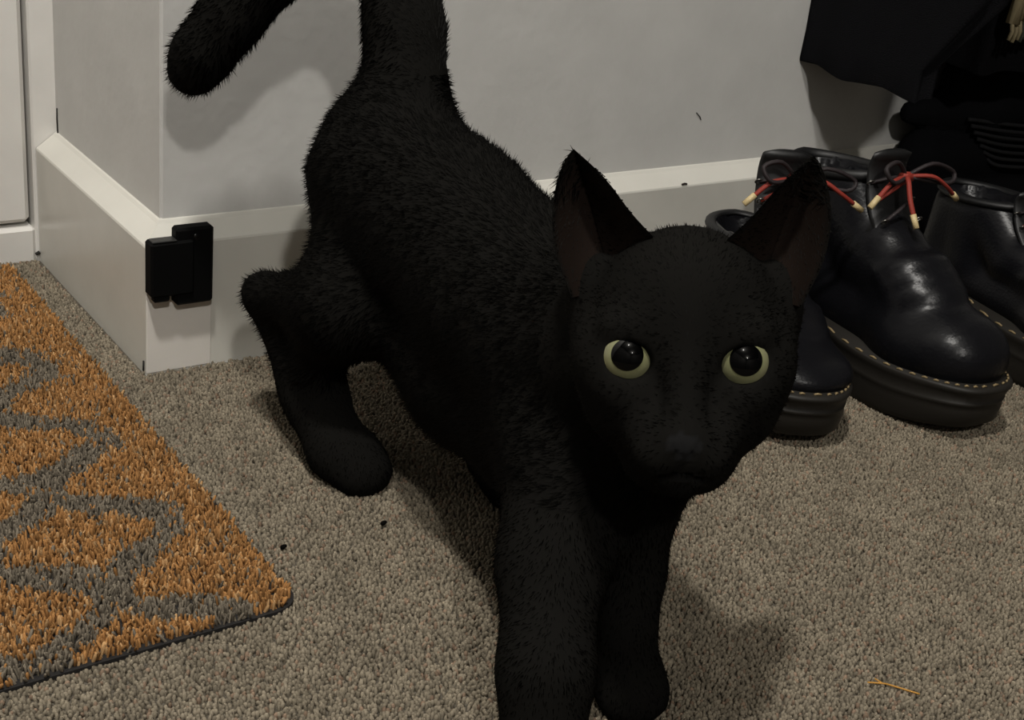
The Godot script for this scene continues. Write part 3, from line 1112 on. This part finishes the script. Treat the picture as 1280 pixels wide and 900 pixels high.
	for b in bows:
		var l := obj("lace", tube(b[0], 0.0023, 6, 0.8), b[1], t)
		if b[2]:
			var p: Array = b[0]
			var d: Vector3 = (p[-1] - p[-2]).normalized()
			obj("lace_tip", tube([p[-1] - d * 0.001, p[-1] + d * 0.005, p[-1] + d * 0.011], 0.0027, 7), cream, l).set_meta("label", "cream lace tip")
	obj("knot", tube([kn + Vector3(-0.006, 0, 0.002), kn, kn + Vector3(0.006, 0, 0.002)], 0.0042, 8), red, t)
	if low < 1.0:
		for ch in t.get_children():
			var nm := String(ch.name)
			if nm.begins_with("upper") or nm.begins_with("collar") or (squash_all and not nm.begins_with("sole") and not nm.begins_with("welt")):
				ch.scale.y = low
				ch.position.y = 0.044 * (1.0 - low)
	return t

func build_boots() -> void:
	var a := build_boot("middle black leather boot with red laces and pale welt stitching, right of the cat", true)
	a.position = Vector3(0.553, 0.0, 0.207)
	a.rotation.y = -0.12
	a.scale = Vector3.ONE * 0.96
	var b := build_boot("black lace-up boot half hidden behind the cat's head, its toe and red laces showing", true, 0.52)
	b.position = Vector3(0.453, 0.0, 0.178)
	b.rotation.y = -0.50
	b.scale = Vector3.ONE * 0.95
	var c := build_boot("black boot without red laces, cut off by the right edge of the photo", false, 0.72, true)
	c.position = Vector3(0.722, 0.0, 0.238)
	c.rotation.y = -0.2
	c.scale = Vector3.ONE * 0.96

# ------------------------------------------------------------------ coats, bag, scarf
# a closed hanging shell of cloth: each row is [y, scale about the middle, push in z]; the ring is a plan outline from the wall out
func hanging(plan: Array, rows: Array, folds: float, phase: float) -> ArrayMesh:
	var ctrl := []
	for p in plan:
		ctrl.append(Vector3(p.x, 0, p.y))
	ctrl.append(ctrl[0])
	var ring := smooth_line(ctrl, 6)
	ring.pop_back()
	var n := ring.size()
	var mid := Vector3.ZERO
	for p in ring:
		mid += p / n
	var R := []
	for r in rows:
		var out := []
		for i in n:
			var p: Vector3 = ring[i]
			var q := Vector3(mid.x + (p.x - mid.x) * r[1] + r[2], r[0], p.z * r[3])
			var away := clampf(p.z / 0.03, 0.0, 1.0)
			q += Vector3((p.x - mid.x), 0, p.z).normalized() * folds * away * sin(i * 1.1 + phase + r[0] * 5.0)
			q.y += 0.003 * sin(i * 0.6 + phase) * (1.0 if r[0] < rows[0][0] + 0.03 else 0.0)
			q.z = maxf(q.z - 0.0172, -0.0172)
			out.append(q)
		R.append(out)
	var st := st_new()
	st.set_smooth_group(0)
	for j in R.size() - 1:
		for i in n:
			var k := (i + 1) % n
			quad(st, R[j][k], R[j][i], R[j + 1][i], R[j + 1][k])
	for e in [0, R.size() - 1]:
		var c := Vector3.ZERO
		for p in R[e]:
			c += p / n
		st.set_smooth_group(1 + e)
		for i in n:
			var k := (i + 1) % n
			st.add_vertex(c)
			st.add_vertex(R[e][k] if e > 0 else R[e][i])
			st.add_vertex(R[e][i] if e > 0 else R[e][k])
	return done(st)

func shifted(o: MeshInstance3D, t: Node3D) -> MeshInstance3D:
	o.position = -t.position
	return o

func build_coats() -> void:
	var cloth := mat(Color(0.078, 0.078, 0.085), 0.95, 0.0, 0.1)
	cloth.normal_enabled = true
	cloth.normal_texture = noise_normal(0.2, 4.0, 512, 91)
	cloth.uv1_triplanar = true
	cloth.uv1_scale = Vector3.ONE * 8.0
	var steel := mat(Color(0.6, 0.6, 0.58), 0.35, 0.9)
	# plan outlines are (x, distance out from the wall face)
	var t := thing("coat", "black coat hanging on the wall above the boots, nearer the cat", "coat", Vector3(0.70, 0.21, 0.03))
	shifted(obj("coat_body", hanging([Vector2(0.655, 0.0), Vector2(0.652, 0.05), Vector2(0.648, 0.10), Vector2(0.655, 0.140), Vector2(0.668, 0.146), Vector2(0.685, 0.12), Vector2(0.71, 0.07), Vector2(0.745, 0.03), Vector2(0.75, 0.0)], [[0.206, 0.97, 0.0, 1.0], [0.209, 1.0, 0.0, 1.0], [0.235, 1.04, 0.002, 1.0], [0.30, 1.16, 0.004, 1.35], [0.42, 1.22, 0.0, 1.55], [0.7, 1.25, 0.0, 1.5], [1.0, 1.25, 0.0, 1.1], [1.35, 1.25, 0.0, 0.7], [1.45, 0.9, 0.02, 0.5], [1.48, 0.4, 0.02, 0.3]], 0.004, 0.4), cloth, t), t)
	shifted(obj("hook", tube([Vector3(0.72, 1.45, -0.019), Vector3(0.72, 1.45, 0.02), Vector3(0.72, 1.47, 0.035)], 0.005, 8), steel, t), t)
	t = thing("coat", "second black coat, hanging right of the first and behind the black bag", "coat", Vector3(0.92, 0.21, 0.03))
	shifted(obj("coat_body", hanging([Vector2(0.785, 0.0), Vector2(0.778, 0.03), Vector2(0.785, 0.085), Vector2(0.81, 0.108), Vector2(0.88, 0.112), Vector2(1.0, 0.105), Vector2(1.05, 0.04), Vector2(1.05, 0.0)], [[0.215, 0.97, 0.0, 1.0], [0.218, 1.0, 0.0, 1.0], [0.34, 0.96, 0.006, 1.0], [0.7, 0.94, 0.012, 0.95], [1.1, 0.94, 0.012, 0.85], [1.35, 0.9, 0.0, 0.7], [1.45, 0.6, 0.0, 0.5], [1.48, 0.3, 0.0, 0.3]], 0.004, 2.0), cloth, t), t)
	shifted(obj("hook", tube([Vector3(0.92, 1.45, -0.019), Vector3(0.92, 1.45, 0.02), Vector3(0.92, 1.47, 0.035)], 0.005, 8), steel, t), t)
	# a soft black bag against the wall
	t = thing("bag", "black fabric bag with ribbed webbing, slumped against the wall at the right edge", "bag", Vector3(0.955, 0.0, 0.015))
	var B := Field.new(Vector3(-0.20, -0.002, -0.035), Vector3(0.22, 0.22, 0.05), 0.005, 200.0)
	B.bone(Vector3(-0.150, 0.156, -0.004), Vector3(-0.05, 0.160, 0.004), 0.012, 0.028)
	B.bone(Vector3(-0.05, 0.160, 0.004), Vector3(0.16, 0.150, 0.004), 0.028, 0.026)
	B.bone(Vector3(-0.085, 0.192, -0.004), Vector3(0.16, 0.188, 0.0), 0.022, 0.022)
	B.bone(Vector3(-0.128, 0.110, 0.0), Vector3(0.16, 0.100, 0.004), 0.026, 0.030)
	B.bone(Vector3(-0.140, 0.060, 0.0), Vector3(0.16, 0.055, 0.004), 0.028, 0.030)
	B.bone(Vector3(-0.140, 0.022, 0.0), Vector3(0.16, 0.022, 0.002), 0.023, 0.023)
	B.settle()
	for i in B.e.size():      # its back lies flat on the wall and skirting
		var z := B.org.z + B.cell * (i / (B.nx * B.ny))
		B.e[i] = maxf(B.e[i], -0.0135 - z)
	obj("bag_body", to_mesh(B.nets()), cloth, t)
	var web := mat(Color(0.13, 0.13, 0.135), 0.85, 0.0, 0.2)
	for k in 7:
		var y := 0.150 - 0.0075 * k
		obj("webbing_rib", tube(smooth_line([Vector3(-0.095 + 0.008 * k, y + 0.004, 0.026), Vector3(-0.03, y - 0.004, 0.0325), Vector3(0.05, y - 0.012, 0.035), Vector3(0.13, y - 0.018, 0.034)], 4), 0.0022, 6), web, t)
	obj("zip_pull", box(Vector3(0.012, 0.168, 0.026), Vector3(0.032, 0.173, 0.0295), 0.001), mat(Color(0.5, 0.5, 0.48), 0.4, 0.5), t)
	# the end of a cream scarf
	t = thing("scarf", "end of a cream knitted scarf with a grey-green stripe, hanging at the top right corner", "scarf", Vector3(0.80, 0.27, 0.12))
	var cream := mat(Color(0.62, 0.57, 0.45), 0.95, 0.0, 0.1)
	cream.normal_enabled = true
	cream.normal_texture = noise_normal(0.15, 8.0, 512, 93)
	cream.uv1_triplanar = true
	cream.uv1_scale = Vector3.ONE * 14.0
	var sage := cream.duplicate()
	sage.albedo_color = Color(0.30, 0.31, 0.27)
	shifted(obj("cream_end", scarf_piece(0.784, 0.800, 0.109), cream, t), t)
	shifted(obj("grey_stripe", scarf_piece(0.801, 0.840, 0.108), sage, t), t)
	for k in 9:
		var x := 0.7865 + k * 0.0060
		shifted(obj("fringe", tube([Vector3(x, 0.270, 0.112), Vector3(x + 0.001, 0.261, 0.114), Vector3(x - 0.001 + 0.0006 * (k % 3), 0.253 - 0.002 * (k % 2), 0.113)], 0.0021, 6), cream if k < 3 else sage, t), t)

func scarf_piece(x0: float, x1: float, z: float) -> ArrayMesh:
	var st := st_new()
	st.set_smooth_group(0)
	var n := 10
	var rows := [0.268, 0.30, 0.36, 0.45, 0.6, 0.8]
	var ring := func(y: float) -> Array:
		var out := []
		for k in n:
			var u := float(k) / (n - 1)
			out.append(Vector3(lerpf(x0, x1, u), y, z + 0.003 * sin(u * 7.0 + y * 20.0)))
		for k in n:
			var u := 1.0 - float(k) / (n - 1)
			out.append(Vector3(lerpf(x0, x1, u), y, z + 0.006 + 0.003 * sin(u * 7.0 + y * 20.0)))
		return out
	for j in rows.size() - 1:
		var a: Array = ring.call(rows[j])
		var b: Array = ring.call(rows[j + 1])
		for i in a.size():
			var k := (i + 1) % a.size()
			quad(st, a[k], a[i], b[i], b[k])
	var c: Array = ring.call(rows[0])
	for k in n - 1:
		quad(st, c[k], c[k + 1], c[2 * n - 2 - k], c[2 * n - 1 - k])
	return done(st)

func build_litter() -> void:
	var s := thing("straw", "short bent golden strand of straw lying on the carpet at lower right", "straw", Vector3(0.226, 0.001, 0.522))
	obj("strand", tube(smooth_line([Vector3(-0.0095, 0.0, -0.0095), Vector3(-0.004, 0.0015, -0.0035), Vector3(0.0, 0.001, 0.0), Vector3(0.009, 0.0005, 0.012)], 5), 0.00055, 5), mat(Color(0.72, 0.52, 0.20), 0.6), s)
	obj("split_end", tube(smooth_line([Vector3(-0.004, 0.0015, -0.0035), Vector3(-0.006, 0.0025, -0.008)], 3), 0.0004, 5), mat(Color(0.72, 0.52, 0.20), 0.6), s)
	for c in [[Vector3(-0.0132, 0.0026, 0.255), "small black crumb on the open carpet beside the doormat corner"], [Vector3(0.0545, 0.0026, 0.257), "small dark crumb at the edge of the cat's shadow on the carpet"]]:
		var t := thing("crumb", c[1], "crumb", c[0])
		var f := Field.new(Vector3(-0.003, -0.003, -0.003), Vector3(0.003, 0.003, 0.003), 0.0005, 1500.0)
		f.bone(Vector3(-0.0009, -0.0004, 0), Vector3(0.0006, 0.0003, 0.0003), 0.0015, 0.0012)
		f.settle()
		obj("grain", to_mesh(f.nets()), mat(Color(0.05, 0.045, 0.04), 0.9, 0.0, 0.1), t)
